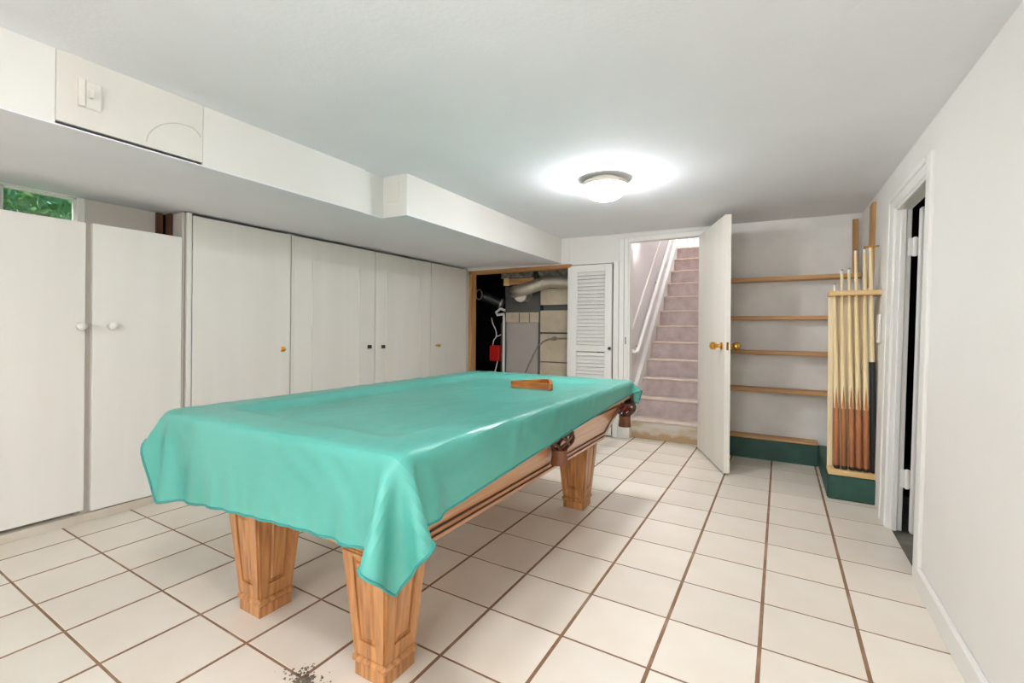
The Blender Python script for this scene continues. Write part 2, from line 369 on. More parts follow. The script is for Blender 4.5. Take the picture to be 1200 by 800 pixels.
# louvred folding door
LX0, LX1 = -4.20, -2.70
lv = thing('door_3', 'white louvred folding door with a small dark knob beside the utility opening', 'door', (LX0, YB, 0), kind='structure')
ly0, ly1 = YB-.10, YB+.0
bx('stile', M_TRIM, LX0, LX0+.24, ly0, ly1, .04, 5.82, lv, .01); bx('stile', M_TRIM, LX1-.24, LX1, ly0, ly1, .04, 5.82, lv, .01)
for z0, z1 in ((5.58, 5.82), (2.84, 3.06), (.04, .42)):
    bx('rail', M_TRIM, LX0+.24, LX1-.24, ly0, ly1, z0, z1, lv, .01)
sl = MB(); w = LX1-LX0-.48
sl.hexa([(-w/2, -.045, -.052), (w/2, -.045, -.052), (w/2, -.03, -.062), (-w/2, -.03, -.062), (-w/2, .03, .062), (w/2, .03, .062), (w/2, .045, .052), (-w/2, .045, .052)])
first = None; lcx = (LX0+LX1)/2
zs = list(np.arange(.49, 2.82, .1255))+list(np.arange(3.13, 5.56, .1255))
for z in zs:
    if first is None:
        sl.v = [(v[0]+lcx, v[1]+(ly0+ly1)/2, v[2]+z) for v in sl.v]
        first = sl.build('slat', M_TRIM, lv, origin=(lcx, (ly0+ly1)/2, z))
    else: copy_part(first, lv, (lcx, (ly0+ly1)/2, z))
k = W(715, 408, 1, ly0)
MB().lathe([(.03, 0), (.03, -.05), (.055, -.07), (.055, -.11), (.03, -.13)], (k[0], ly0, k[2]), 1, 14).build('knob', M_BLACK, lv, smooth=True)

# stair door, open into the room
hx, hy, fx, fy = .03, 8.93, .985, 6.57
dv = np.array([fx-hx, fy-hy]); DL = np.linalg.norm(dv); du = dv/DL; dn = np.array([-du[1], du[0]])    # dn points to the alcove side
dd = thing('door_1', 'cream flush door with brass knobs standing open beside the stairs', 'door', (hx, hy, 0), kind='structure')
def dbox(s0, s1, t0, t1, z0, z1, name, m, tops=None):
    c = [(s0, t0), (s1, t0), (s1, t1), (s0, t1)]; p = [np.array([hx, hy])+s*du+t*dn for s, t in c]
    return MB().hexa([(q[0], q[1], z0) for q in p]+[(q[0], q[1], z1) for q in p]).build(name, m, dd)
dbox(0, DL, 0, .14, .05, 6.47, 'door_leaf', M_DOORW)
for z in (.8, 3.2, 5.8): dbox(-.05, .06, .12, .17, z-.14, z+.14, 'hinge', M_BRASS)
kz = 3.20; ks = DL-.22
def knob(side):
    base = np.array([hx, hy])+ks*du+(0 if side < 0 else .14)*dn
    prof = [(.095, 0), (.095, .02), (.05, .04), (.04, .10), (.06, .13), (.095, .17), (.10, .22), (.085, .27), (.05, .285)]
    b = MB(); n = 18; d3 = np.array([dn[0]*side, dn[1]*side, 0]); e1 = np.array([du[0], du[1], 0]); e2 = np.array([0, 0, 1.])
    vs = []
    for r, h in prof:
        for k_ in range(n):
            t = 2*math.pi*k_/n; vs.append(np.array([base[0], base[1], kz])+d3*h+r*(math.cos(t)*e1+math.sin(t)*e2))
    fs = [(i*n+q, i*n+(q+1) % n, (i+1)*n+(q+1) % n, (i+1)*n+q) for i in range(len(prof)-1) for q in range(n)]
    fs += [tuple(range(n)), tuple((len(prof)-1)*n+q for q in range(n))]
    b.add(vs, fs); b.build('knob', M_BRASS, dd, smooth=True)
knob(-1); knob(1)
dbox(DL-.002, DL+.006, .045, .095, kz-.1, kz+.1, 'latch_plate', M_BRASS)

# shelf alcove ledges
lg = bx('green_ledge', M_GREEN, .36, 3.06, 8.68, YB, 0, .57)
tag(lg, 'low dark green painted ledge along the alcove floor under the shelves', 'ledge')
lg2 = MB().box(3.07, 3.96, 6.05, YB, 0, .50, .03).build('green_ledge', M_GREEN)
tag(lg2, 'low dark green painted ledge running back beside the wall below the cue rack', 'ledge')
SHL = [(5.09, 8.62, 3.95), (4.01, 8.70, 3.9), (3.04, 8.66, 3.9), (1.99, 8.62, 3.9)]
nm = ['topmost pine shelf board in the alcove, reaching the upright batten', 'second pine shelf board from the top in the alcove',
      'third pine shelf board from the top in the alcove', 'lowest pine shelf board held above the ledge in the alcove']
for (z, y0, x1), lab in zip(SHL, nm):
    s_ = bx('shelf_board', M_SHELF, .37, x1, y0, YB, z-.11, z, None, .008); tag(s_, lab, 'shelf', 'alcove shelf boards')
s_ = bx('shelf_board', M_SHELF, .37, 3.06, 8.62, YB, .57, .63, None, .008); tag(s_, 'pine board lying on top of the green ledge', 'shelf', 'alcove shelf boards')
s_ = bx('wood_batten', M_PINEV, 3.80, 3.93, YB-.1, YB, 5.09, 6.55, None, .008); tag(s_, 'upright pine batten in the alcove corner above the top shelf', 'batten')
s_ = MB().box(XR-.07, XR, 7.05, 7.45, 4.6, 6.5, .008).build('wood_batten', M_PINEV, lean=True); tag(s_, 'upright pine batten fixed to the side wall behind the cue rack', 'batten')
s_ = MB().box(XR-.05, XR, 5.95, 6.25, 3.35, 3.95, .02).build('wall_plate', M_WHITEP, lean=True); tag(s_, 'white wall plate on the side wall just behind the cue rack', 'wall plate')

# ------------------------------------------------------------------ other walls, enclosing shells
struct(bx('wall_front', M_WALL, -9.62, 4.4, YF-.3, YF, 0, 6.95), 'off-white wall behind the camera', 'wall')
wl = thing('wall_left', 'off-white foundation wall behind the closets with a small high window', 'wall', (XL-.8, 0, 0), kind='structure')
XW = -9.5
wA, wB = W(4, 232, 0, XW), W(88, 245, 0, XW)
wy0, wy1, wz0, wz1 = wA[1], wB[1], 5.2, 6.0
bx('wall_panel', M_WALL, XW-.12, XW, YF-.3, wy0-.05, 0, 6.95, wl); bx('wall_panel', M_WALL, XW-.12, XW, wy1+.05, YB, 0, 6.95, wl)
bx('wall_panel', M_WALL, XW-.12, XW, wy0-.05, wy1+.05, 0, wz0-.05, wl); bx('wall_panel', M_WALL, XW-.12, XW, wy0-.05, wy1+.05, wz1+.02, 6.95, wl)
wn = thing('window_1', 'small high basement window looking out on green leaves', 'window', (XW, (wy0+wy1)/2, wz0), kind='structure')
for a in ((wy0-.05, wy0+.01, wz0-.05, wz1), (wy1-.01, wy1+.05, wz0-.05, wz1), (wy0+.01, wy1-.01, wz0-.05, wz0+.01), (wy0+.01, wy1-.01, wz1-.02, wz1+.02)):
    bx('window_frame', M_WHITEP, XW-.14, XW-.05, a[0], a[1], a[2], a[3], wn, .006)
bx('pane', M_GLASS, XW-.10, XW-.09, wy0+.01, wy1-.01, wz0+.01, wz1-.02, wn)
a0, a1 = W(90, 240, 0, XW+.02), W(98, 240, 0, XW+.02)
bx('window_frame', M_WHITEP, XW, XW+.05, a0[1], a1[1]+.03, 5.0, 6.02, wn, .006)
# beige board and brown stud above the short doors
a0, a1 = W(100, 250, 0, -9.42), W(183, 250, 0, -9.42)
o = bx('wall_board', M_CABD, -9.46, -9.42, a0[1], a1[1], 4.9, 6.02); tag(o, 'beige board closing the gap beside the window above the short closet doors', 'board')
a0, a1 = W(183.5, 260, 0, -9.36), W(191, 260, 0, -9.36); c1 = W(199, 260, 0, -9.2); c2 = W(202, 260, 0, -9.2)
o = bx('wall_stud', M_STUD, -9.48, -9.36, a0[1], a1[1], .1, 6.01); tag(o, 'dark brown rough wall stud in the gap above the short closet doors', 'stud', 'brown wall studs')
o = bx('wall_stud', M_STUD, -9.40, -9.18, c1[1], c2[1], .1, 6.01); tag(o, 'dark brown rough wall stud next to the closet side panel', 'stud', 'brown wall studs')
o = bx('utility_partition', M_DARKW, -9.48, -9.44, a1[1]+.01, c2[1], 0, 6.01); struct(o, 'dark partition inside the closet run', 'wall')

# garden outside the window
o = bx('lawn', M_GRASS, -40, XW-.14, -30, 9.0, 4.6, 4.9); struct(o, 'green lawn outside the basement window', 'ground')
rng = np.random.default_rng(3)
for hi, (hx_, hy_) in enumerate(((-15.5, -10.2), (-15.0, -5.3), (-15.4, -.4))):
    h = thing('hedge_shrub', ['leafy green shrub outside, beyond the corner by the front wall', 'leafy green shrub seen through the small basement window', 'leafy green shrub outside, standing towards the utility room end'][hi], 'shrub', (hx_, hy_, 4.9), 'shrubs outside the window')
    b = MB(); N = 5200
    d = rng.normal(size=(N, 3)); d /= np.linalg.norm(d, axis=1)[:, None]
    R = 1+.10*np.sin(d[:, 0]*5+hi)*np.cos(d[:, 1]*6)+-abs(rng.normal(size=N))*.14
    c = np.stack([hx_+1.9*R*d[:, 0], hy_+2.1*R*d[:, 1], 4.9+2.6+2.6*R*d[:, 2]], -1)
    for p_ in c:
        if p_[2] < 4.95: continue
        e = rng.normal(size=3); e /= np.linalg.norm(e); g = np.cross(e, rng.normal(size=3)); g /= np.linalg.norm(g)
        L_ = rng.uniform(.14, .26)
        b.add([p_-e*L_, p_+g*L_*.45, p_+e*L_, p_-g*L_*.45], [(0, 1, 2, 3)])
    f_ = b.build('foliage', M_LEAF, h); f_['kind'] = 'stuff'
    MB().tube([(hx_, hy_, 4.9), (hx_+.1, hy_, 6.5), (hx_, hy_+.1, 8)], [.16, .12, .06], 8).build('trunk', M_STUD, h)

# ------------------------------------------------------------------ closet run along the left
XF = XL                                # front plane of the doors
def carcass(t, y0, y1, z1, m=M_CABD, x0=-9.38):
    b = MB(); b.box(x0, XF-.09, y0, y0+.06, .0, z1); b.box(x0, XF-.09, y1-.06, y1, .0, z1); b.box(x0, x0+.05, y0+.06, y1-.06, 0, z1)
    b.box(x0+.05, XF-.09, y0+.06, y1-.06, 0, .14); b.build('carcass', m, t)
def knob_x(name, t, y, z, m, r=.09, x=XF, square=False):
    if square: return MB().box(x, x+.10, y-r, y+r, z-r, z+r, .012).build(name, m, t)
    return MB().lathe([(r*.55, 0), (r*.5, .06), (r*.9, .09), (r, .13), (r*.9, .18), (r*.5, .20)], (x, y, z), 0, 16).build(name, m, t, smooth=True)
yE = W(213, 350, 0, XF)[1]; yG0 = W(100, 400, 0, XF)[1]; yG1 = W(108, 400, 0, XF)[1]
cl = thing('storage_closet', 'built-in closet with two short white doors and round white knobs under the window', 'closet', (XF, -3.5, 0))
b = MB(); b.box(-9.25, -8.85, -6.6, yE, 0, .14); b.box(-9.25, -8.85, yG0-.1, yG1+.1, .14, 5.3); b.box(-9.25, -8.85, -6.6, -6.5, .14, 5.3); b.build('carcass', M_CABD, cl)
bx('door', M_CAB, XF-.12, XF, -4.1-.9, yG0, .22, 5.44, cl, .01)
bx('door', M_CAB, XF-.12, XF, yG1, yE, .17, 5.45, cl, .01)
bx('door', M_CAB, XF-.12, XF, -6.6, -5.03, .2, 5.44, cl, .01)
bx('divider', M_CABD, XF-.16, XF-.10, yG0-.03, yG1+.03, .14, 5.40, cl)
for px in (92, 129):
    q = W(px, 382, 0, XF); knob_x('knob', cl, q[1], q[2], M_KNOBW, .075)
bx('base_board', M_TOE, XF-.10, XF-.0, -6.6, yE+.01, 0.0, .15, cl, .006)
# tall units
y218 = W(218, 350, 0, XF)[1]; y225 = W(225, 350, 0, XF)[1]; y341 = W(341, 350, 0, XF)[1]; y344 = W(344, 350, 0, XF)[1]
y439 = W(439.5, 400, 0, XF)[1]; y505 = W(505, 370, 0, XF)[1]; yEnd = YB-.06; ZT = 6.0
u1 = thing('storage_closet', 'tall white flush-door closet unit next to the short-door closet', 'closet', (XF, (y218+y341)/2, 0))
carcass(u1, yE+.04, y341, ZT)
bx('stile', M_CABD, XF-.14, XF-.05, yE+.02, y218-.012, 0, ZT, u1, .006); bx('stile', M_CAB, XF-.09, XF+.01, y218+.012, y225-.012, 0, ZT, u1, .006)
bx('door', M_CAB, XF-.09, XF, y225+.012, y341-.015, .12, ZT-.045, u1, .008)
q = W(331, 409, 0, XF)
b = MB().box(XF, XF+.03, q[1]-.05, q[1]+.05, q[2]-.06, q[2]+.06, .006); b.tube([(XF+.02, q[1], q[2]), (XF+.10, q[1], q[2])], .03, 8); b.build('latch', M_BRASS, u1)
u2 = thing('storage_closet', 'tall white double-door closet unit with raised panel mouldings and square dark knobs', 'closet', (XF, y439, 0))
carcass(u2, y341+.01, y505-.01, ZT)
for y0, y1, pm, kx in ((y344, y439-.012, (366, 422), 432), (y439+.012, y505-.02, (453, 493), 448)):
    d_ = bx('door', M_CAB, XF-.09, XF, y0, y1, .12, ZT-.045, u2, .008)
    pa, pb = W(pm[0], 306 if kx == 432 else 318, 0, XF), W(pm[1], 318, 0, XF); zt = 5.42
    b = MB(); c_ = .035
    for r in ((pa[1], pa[1]+c_, .7, zt), (pb[1]-c_, pb[1], .7, zt), (pa[1]+c_, pb[1]-c_, zt-c_, zt), (pa[1]+c_, pb[1]-c_, .7, .7+c_)):
        b.box(XF-.005, XF+.025, *r)
    b.build('panel_moulding', M_CAB, d_)
    kq = W(kx, 406, 0, XF); o = MB().box(XF, XF+.09, kq[1]-.055, kq[1]+.055, kq[2]-.055, kq[2]+.055, .012).build('knob', M_BLACK, d_)
bx('stile', M_CAB, XF-.09, XF, y341+.012, y344-.006, 0, ZT-.04, u2)
u3 = thing('storage_closet', 'tall white single-door closet unit beside the utility opening', 'closet', (XF, 8, 0))
carcass(u3, y505, yEnd, ZT)
d_ = bx('door', M_CAB, XF-.09, XF, y505+.01, yEnd, .12, ZT-.045, u3, .008)
kq = W(511, 404.5, 0, XF); knob_x('knob', d_, kq[1], kq[2], M_BRASS, .05)
for u_, ya, yb_ in ((u1, y218, y341), (u2, y341+.005, y505), (u3, y505+.005, yEnd)):
    bx('base_board', M_TOE, XF-.1, XF-.02, ya, yb_, 0, .115, u_)

# ------------------------------------------------------------------ ceiling lamps
def lamp(x, y, label, group=None):
    z = zc(x, y); t = thing('ceiling_lamp', label, 'lamp', (x, y, z), group)
    MB().lathe([(.30, 0), (.31, -.06), (.45, -.09), (.465, -.18), (.445, -.18), (.445, -.12), (.36, -.11)], (x, y, z), 2, 36).build('canopy', M_LBASE, t, smooth=True)
    MB().lathe([(.36, -.12), (.42, -.14), (.435, -.20), (.42, -.28), (.36, -.33), (.33, -.37), (.24, -.42), (.12, -.445), (.02, -.45)], (x, y, z), 2, 36).build('glass_bowl', M_GLOBE, t, smooth=True)
    return t
lp = W(709, 212, 2, 6.68)
lamp(lp[0], lp[1], 'lit round opal glass ceiling lamp above the foot of the pool table')
lamp(.5, -5.3, 'added ceiling fill lamp, out of view over the near end of the room')  # added above the camera, unseen, to brighten the near end
def fill_floor_lamp(x, y, label):  # lamps added out of view to raise the general brightness
    t = thing('fill_floor_lamp', label, 'lamp', (x, y, 0), 'added globe fill lamps')
    MB().lathe([(.45, 0), (.45, .05), (.10, .10), (.05, .16)], (x, y, 0), 2, 28).build('base', M_BLACK, t, smooth=True)
    MB().tube([(x, y, .1), (x, y, 4.35)], .04, 12).build('pole', M_BLACK, t, smooth=True)
    MB().lathe([(.42*math.sin(a), -.42*math.cos(a)) for a in np.linspace(.1, math.pi-.05, 16)], (x, y, 4.75), 2, 28).build('globe', M_FGLOBE, t, smooth=True)
fill_floor_lamp(-1.6, -12.6, 'added globe fill lamp, unseen behind the camera on the closet side')
fill_floor_lamp(2.2, -12.2, 'added globe fill lamp, unseen behind the camera near the plain side wall')

# ------------------------------------------------------------------ stairs
SH, SG, SY = .63, .70, 9.40
stx = thing('staircase', 'straight enclosed staircase with mauve carpeted steps going up', 'staircase', (-.9, SY, 0))
for i in range(12):
    y0, z = SY+SG*i, SH*(i+1)
    mr, mt_ = (M_CSTEP, M_CARPL) if i == 0 else (M_CARPET, M_CARPL)
    st = bx('step', mr, -2.12, .34, y0, y0+SG+.02, z-SH, z-.07, stx, .01)
    MB().box(-2.12, .34, y0-.05, y0+SG+.02, z-.075, z, .02).build('tread', mt_, st)
# stairwell walls, landing
for nm_, lab_, m_, e_ in (('wall_stairs_left', 'pale painted wall along the left of the stairs', M_STWALL, (-2.55, -2.25, YB+.3, 24, 0, 15)),
        ('wall_stairs_right', 'pale painted wall along the right of the stairs', M_STWALL, (.36, .6, YB+.3, 17.6, 0, 15)),
        ('floor_landing', 'carpeted upstairs landing', M_CARPET, (-2.25, 5.0, SY+SG*12+.03, 23.7, 7.0, SH*12)),
        ('wall_landing_back', 'pale wall at the back of the upstairs landing', M_STWALL, (-2.55, 5.0, 23.7, 24, 7.5, 15)),
        ('wall_landing_right', 'pale wall at the side of the upstairs landing', M_STWALL, (4.8, 5.0, 17.8, 23.7, 7.5, 15)),
        ('wall_landing_front', 'pale wall piece at the front of the upstairs landing', M_STWALL, (.36, 5.0, 17.6, 17.8, 7.5, 15)),
        ('wall_stairs_front', 'pale wall above the stair doorway', M_STWALL, (-2.55, .6, YB+.0, YB+.3, 7.3, 15)),
        ('ceiling_landing', 'white ceiling above the stairs', M_CEIL, (-2.55, 5.0, YB, 24, 15, 15.2))):
    struct(bx(nm_, m_, *e_), lab_, nm_.split('_')[0])
# sloping skirt board and cap moulding on the left stair wall
sk = MB(); dz = .22
sk.hexa([(-2.25, SY-.02, 0), (-2.12, SY-.02, 0), (-2.12, SY+SG*12, SH*12), (-2.25, SY+SG*12, SH*12), (-2.25, SY-.02, SH+.35), (-2.12, SY-.02, SH+.35), (-2.12, SY+SG*12, SH*13+.35), (-2.25, SY+SG*12, SH*13+.35)])
struct(sk.build('trim_4', M_TRIM), 'white sloping skirt board along the left side of the stairs', 'skirt board')
slope = SH/SG
def rail_pts(y0, z0, y1): return [(y0, z0), (y1, z0+(y1-y0)*slope)]
def slope_board(name, m, x0, x1, y0, z0, y1, h, parent=None):
    z1 = z0+(y1-y0)*slope
    return MB().hexa([(x0, y0, z0-h), (x1, y0, z0-h), (x1, y1, z1-h), (x0, y1, z1-h), (x0, y0, z0), (x1, y0, z0), (x1, y1, z1), (x0, y1, z1)]).build(name, m, parent)
o = slope_board('trim_5', M_TRIM, -2.26, -2.20, 9.45, 3.33, 18.0, .10); struct(o, 'thin white cap moulding sloping up the stair wall above the handrail', 'moulding')
hr = thing('handrail', 'broad white painted handrail with a rounded lower end on the stair wall', 'handrail', (-2.2, 9.6, 2.9))
pa = [(-2.10, 9.60, 2.86), (-2.10, 9.80, 2.80), (-2.10, 10.0, 2.86), (-2.10, 10.25, 3.02)]
pe = (-2.10, 17.6, 3.02+(17.6-10.25)*slope)
MB().tube(pa+[pe], .07, 12).build('rail', M_TRIM, hr, smooth=True)
for y in (10.4, 13.2, 16.2):
    z = 3.02+(y-10.25)*slope
    MB().tube([(-2.25, y, z-.14), (-2.12, y, z-.12), (-2.10, y, z-.05)], .03, 8).build('bracket', M_BRASS, hr)
MB().tube([(-2.26, 9.55, 2.88), (-2.10, 9.62, 2.86)], .08, 10).build('rail_return', M_TRIM, hr, smooth=True)
# balusters of the upstairs guard
gd = thing('stair_guard', 'white balusters of the guard at the head of the stairs', 'banister', (-1.2, 18.3, SH*12))
first = None
for i in range(9):
    x = -2.0+i*.34
    if first is None: first = MB().lathe([(.05, 0), (.05, .3), (.035, .5), (.055, .9), (.035, 1.6), (.05, 1.9), (.05, 2.4)], (x, 19.2, SH*12), 2, 8).build('baluster', M_TRIM, gd, origin=(x, 19.2, SH*12), smooth=True)
    else: copy_part(first, gd, (x, 19.2, SH*12))
bx('guard_rail', M_TRIM, -2.2, 1.2, 19.1, 19.3, SH*12+2.4, SH*12+2.55, gd, .02)
M_BULB = mat('lit_bulb', (255, 246, 232), .4, emit=((255, 250, 246), 80.0))
M_HALLG = mat('lit_hall_fill_glass', (255, 250, 244), .4, emit=((246, 249, 255), 450.0))
def lampz(x, y, z, label):
    t = thing('ceiling_lamp', label, 'lamp', (x, y, z))
    MB().lathe([(.30, 0), (.31, -.06), (.45, -.09), (.465, -.18), (.445, -.18), (.445, -.12), (.36, -.11)], (x, y, z), 2, 36).build('canopy', M_LBASE, t, smooth=True)
    MB().lathe([(.36, -.12), (.42, -.14), (.435, -.20), (.42, -.28), (.36, -.33), (.33, -.37), (.24, -.42), (.12, -.445), (.02, -.45)], (x, y, z), 2, 36).build('glass_bowl', M_HALLG, t, smooth=True)
lampz(-.9, 18.5, 15, 'added fill lamp, unseen on the high ceiling at the head of the stairs')  # added unseen lamp in place of the hall's window light
lb = thing('wall_lamp', 'small bare-bulb lamp on the stair wall just inside the doorway', 'lamp', (-2.25, 9.95, 6.75))
MB().lathe([(.12, 0), (.12, .06), (.08, .10), (.08, .18)], (-2.25, 9.95, 6.72), 0, 16).build('lampholder', M_WHITEP, lb, smooth=True)
MB().lathe([(.05, .17), (.09, .24), (.10, .32), (.07, .39), (.02, .41)], (-2.25, 9.95, 6.72), 0, 16).build('bulb', M_BULB, lb, smooth=True)

# ------------------------------------------------------------------ utility room
for nm_, lab_, m_, e_ in (('wall_utility_back', 'utility room back wall, colour darkened to look unlit', M_DARKW, (-13.0, -2.6, 14.0, 14.2, 0, 6.9)),  # shade of the unlit room is put into the wall colour
        ('wall_utility_side', 'utility room side wall, colour darkened to look unlit', M_DARKW, (-13.2, -13.0, YB+.3, 14.2, 0, 6.9)),
        ('ceiling_utility', 'utility room ceiling, colour darkened to look unlit', M_DARKW, (-13.2, -2.55, YB+.3, 14.2, 6.9, 7.0)),
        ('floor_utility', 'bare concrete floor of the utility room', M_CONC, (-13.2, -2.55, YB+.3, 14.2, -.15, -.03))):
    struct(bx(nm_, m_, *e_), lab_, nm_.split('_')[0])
YU = 10.5
def up(px, py, y=YU): return W(px, py, 1, y)
fa, fb = up(586, 379), up(630.5, 379)
fu = thing('furnace', 'grey enamelled furnace cabinet in the utility room', 'furnace', ((fa[0]+fb[0])/2, YU+.6, 0))
fz = up(605, 378)[2]; fz2 = up(605, 366)[2]
bx('cabinet', M_FURN, up(593, 400)[0], fb[0], YU, YU+1.5, -.03, fz, fu, .02)
bx('side_column', M_DGREY, fa[0], up(593, 400)[0]-.03, YU+.05, YU+1.4, -.03, fz, fu, .015)
bx('collar', M_BLOCK, up(592, 372)[0], fb[0], YU+.04, YU+1.4, fz+.005, fz2, fu, .01)
pz = up(605, 335, YU+.2)[2]
bx('plenum', M_DGREY, up(590, 350)[0], fb[0]+.02, YU+.15, YU+1.4, fz2+.01, pz+.1, fu, .01)
for px in (608, 620): q = up(px, 372); bx('collar_seam', M_STUD, q[0]-.01, q[0]+.01, YU+.02, YU+.05, fz+.02, fz2-.02, fu)
# white drain pipe up the furnace corner with an elbow
wp = up(592, 400)
o = MB().tube([(wp[0], YU-.12, -.02), (wp[0], YU-.12, up(592, 372)[2]), (wp[0]-.02, YU-.10, up(592, 368)[2]), (up(584, 371)[0], YU-.08, up(584, 369)[2]), (up(582, 366)[0], YU-.05, up(583, 366)[2]), (up(585, 362)[0], YU+.1, up(585, 361.5)[2]), (up(589, 364)[0], YU+.3, up(589, 364)[2])], .055, 10).build('drain_pipe', M_WHITEP, smooth=True)
tag(o, 'white plastic drain pipe with a hooked top on the furnace corner', 'pipe')
# painted block pier to the right of the furnace
b0, b1 = up(633, 380, 10.35), up(672, 380, 10.35)
pier = thing('block_pier', 'cream painted concrete block pier beside the furnace', 'block pier', ((b0[0]+b1[0])/2, 10.7, 0))
rows = [(337.5, 357), (363.5, 389.5), (391, 424), (425, 456), (457, 488)]
for i, (p0_, p1_) in enumerate(rows):
    z1, z0 = up(650, p0_, 10.35)[2], up(650, p1_, 10.35)[2]
    bx('block', M_BLOCK, b0[0], b1[0]+.6, 10.35, 11.3, z0, z1, pier, .015)
bx('core', M_DGREY, b0[0]+.06, b1[0]+.5, 10.5, 11.2, -.03, up(650, 340, 10.35)[2], pier)
bx('base', M_BLOCK, b0[0], b1[0]+.6, 10.35, 11.3, -.03, up(650, 489, 10.35)[2], pier)
# grey cable across pier and furnace
o = MB().tube([tuple(up(px, py, 10.30)) for px, py in ((672, 396.5), (660, 396.3), (650, 396.3), (643, 397), (636, 400.5), (630, 406), (625, 415), (620, 426), (616, 435), (612, 446))], .03, 8).build('cable', M_GREYC, smooth=True)
tag(o, 'grey armoured cable curving from the block pier down across the furnace', 'cable')
q = up(649.5, 396.3, 10.27); o = MB().tube([(q[0]-.06, q[1], q[2]), (q[0]+.06, q[1], q[2])], .075, 10).build('cable_clamp', M_GREYC, smooth=True); tag(o, 'round metal clamp holding the grey cable on the block pier', 'clamp')
# silver vent duct
vd = thing('vent_duct', 'silver metal vent duct bending across the top of the utility opening', 'duct', tuple(up(632, 335, 10.2)))
pts = [(606, 340), (597.5, 337.5), (604, 341.5), (615, 339.0), (626, 335.5), (636, 331.5), (646, 329.8), (657, 330.2), (672, 330.5)]
ys_ = [10.7, 10.2, 9.95, 9.95, 9.95, 9.95, 9.95, 9.95, 9.95]
pth = [tuple(up(px, py, yy)) for (px, py), yy in zip(pts[2:], ys_[2:])]
q0 = up(600, 341.5, 10.0); q1 = up(604, 341, 10.6)
pth = [tuple(q1), (q0[0]+.02, 10.2, q0[2]+.0)]+pth[1:]
def densify(P, n=6):
    P = [np.array(p) for p in P]; out_ = []
    for i in range(len(P)-1):
        a, b_, c_, d_ = P[max(i-1, 0)], P[i], P[i+1], P[min(i+2, len(P)-1)]
        for t in np.linspace(0, 1, n, endpoint=False):
            out_.append(.5*((2*b_)+(c_-a)*t+(2*a-5*b_+4*c_-d_)*t*t+(-a+3*b_-3*c_+d_)*t**3))
    return out_+[P[-1]]
dp = densify(pth); MB().tube(dp, [.235+.008*(i % 2) for i in range(len(dp))], 20).build('duct_run', M_METAL, vd, smooth=True)
e = up(611, 349, 10.15); MB().lathe([(.30, 0), (.31, .12), (.28, .5), (.27, .8)], (e[0]-.05, 10.15, e[2]+.14), 1, 24).build('duct_elbow', M_METAL, vd, smooth=True)
jp = dp[len(dp)*6//10]; MB().tube([jp+np.array([-.03, 0, .008]), jp+np.array([.03, 0, -.008])], .26, 20).build('duct_band', M_METAL, vd, smooth=True)
# overhead trunks
a, b_ = up(587, 316, 10.1), up(628, 325, 10.1)
o = bx('air_trunk', M_FOIL, a[0], b_[0]-.15, 10.1, 13.0, b_[2]+.02, 6.5, None, .03); tag(o, 'grey insulated air trunk overhead above the furnace', 'duct')
a, b_ = up(632, 316, 10.0), up(661, 323, 10.0)
o = MB().tube([(a[0], 10.2, b_[2]+.32), (b_[0]+.5, 10.2, b_[2]+.32)], .34, 20).build('air_trunk', M_FOIL, smooth=True); tag(o, 'round grey insulated pipe overhead above the silver vent duct', 'duct')
a, b_ = up(590, 326.5, 10.25), up(625, 332.5, 10.25)
o = bx('wood_block', M_RAWX, a[0], b_[0], 10.25, 10.45, b_[2], a[2], None, .01); tag(o, 'tan wooden blocking under the insulated air trunk', 'wood block')
a = up(591, 326, 10.15); b_ = up(596, 334.5, 10.15)
o = bx('wood_block', M_PINEX, a[0], b_[0], 10.1, 10.24, b_[2], a[2], None, .01); tag(o, 'short upright wooden block beside the air trunk', 'wood block')
# black flue
fp = thing('flue_pipe', 'black stove pipe with a bright ring end in the dark of the utility room', 'pipe', tuple(up(560, 345, 10.6)))
A, B = up(566, 347, 10.45), up(590, 357, 10.9)
MB().tube([A, A+(B-A)*.5, B], [.22, .22, .22], 18).build('pipe_run', M_BLACK, fp, smooth=True)
ax = (B-A)/np.linalg.norm(B-A); e1 = np.array([.95, -.3, 0]); e2 = np.array([0, 0, 1.])
A = A+np.array([-.12, -.1, .06])
MB().tube([A-ax*.02+.21*(math.cos(t)*e1+math.sin(t)*e2) for t in np.linspace(0, 2*math.pi, 25)], .03, 8, caps=False).build('end_ring', M_METAL, fp, smooth=True)
MB().tube([B-ax*.16, B-ax*.08], .25, 18).build('pipe_collar', M_GREYC, fp, smooth=True)
# red box with white cable
a, b_ = up(573.5, 404.5, 10.35), up(584.3, 423, 10.35)
rb = thing('red_canister', 'red box hanging on white tubing beside the furnace', 'box', ((a[0]+b_[0])/2, 10.5, b_[2]))
bx('box_body', M_RED, a[0], b_[0], 10.35, 10.7, b_[2], a[2], rb, .03); 
MB().tube(densify([up(px, py, 10.45) for px, py in ((576, 372), (577.5, 379), (581, 387), (581.5, 394), (578.5, 399), (577.5, 405))], 4), .022, 8).build('tubing', M_WHITEP, rb, smooth=True)
MB().tube(densify([up(px, py, 10.45) for px, py in ((581.5, 394), (584, 393.5), (587, 392))], 3), .022, 8).build('tubing', M_WHITEP, rb, smooth=True)
MB().tube(densify([up(px, py, 10.5) for px, py in ((583, 423), (581.5, 430), (579.5, 440), (578, 470), (578, 520))], 3), .022, 8).build('tubing', M_WHITEP, rb, smooth=True)

# ------------------------------------------------------------------ pool table
PX0, PX1, PY0, PY1, PZ = -4.50, -.50, -3.15, 3.72, 2.50
pt = thing('pool_table', 'honey oak pool table on tapered square legs with leather pockets', 'pool table', ((PX0+PX1)/2, (PY0+PY1)/2, 0))
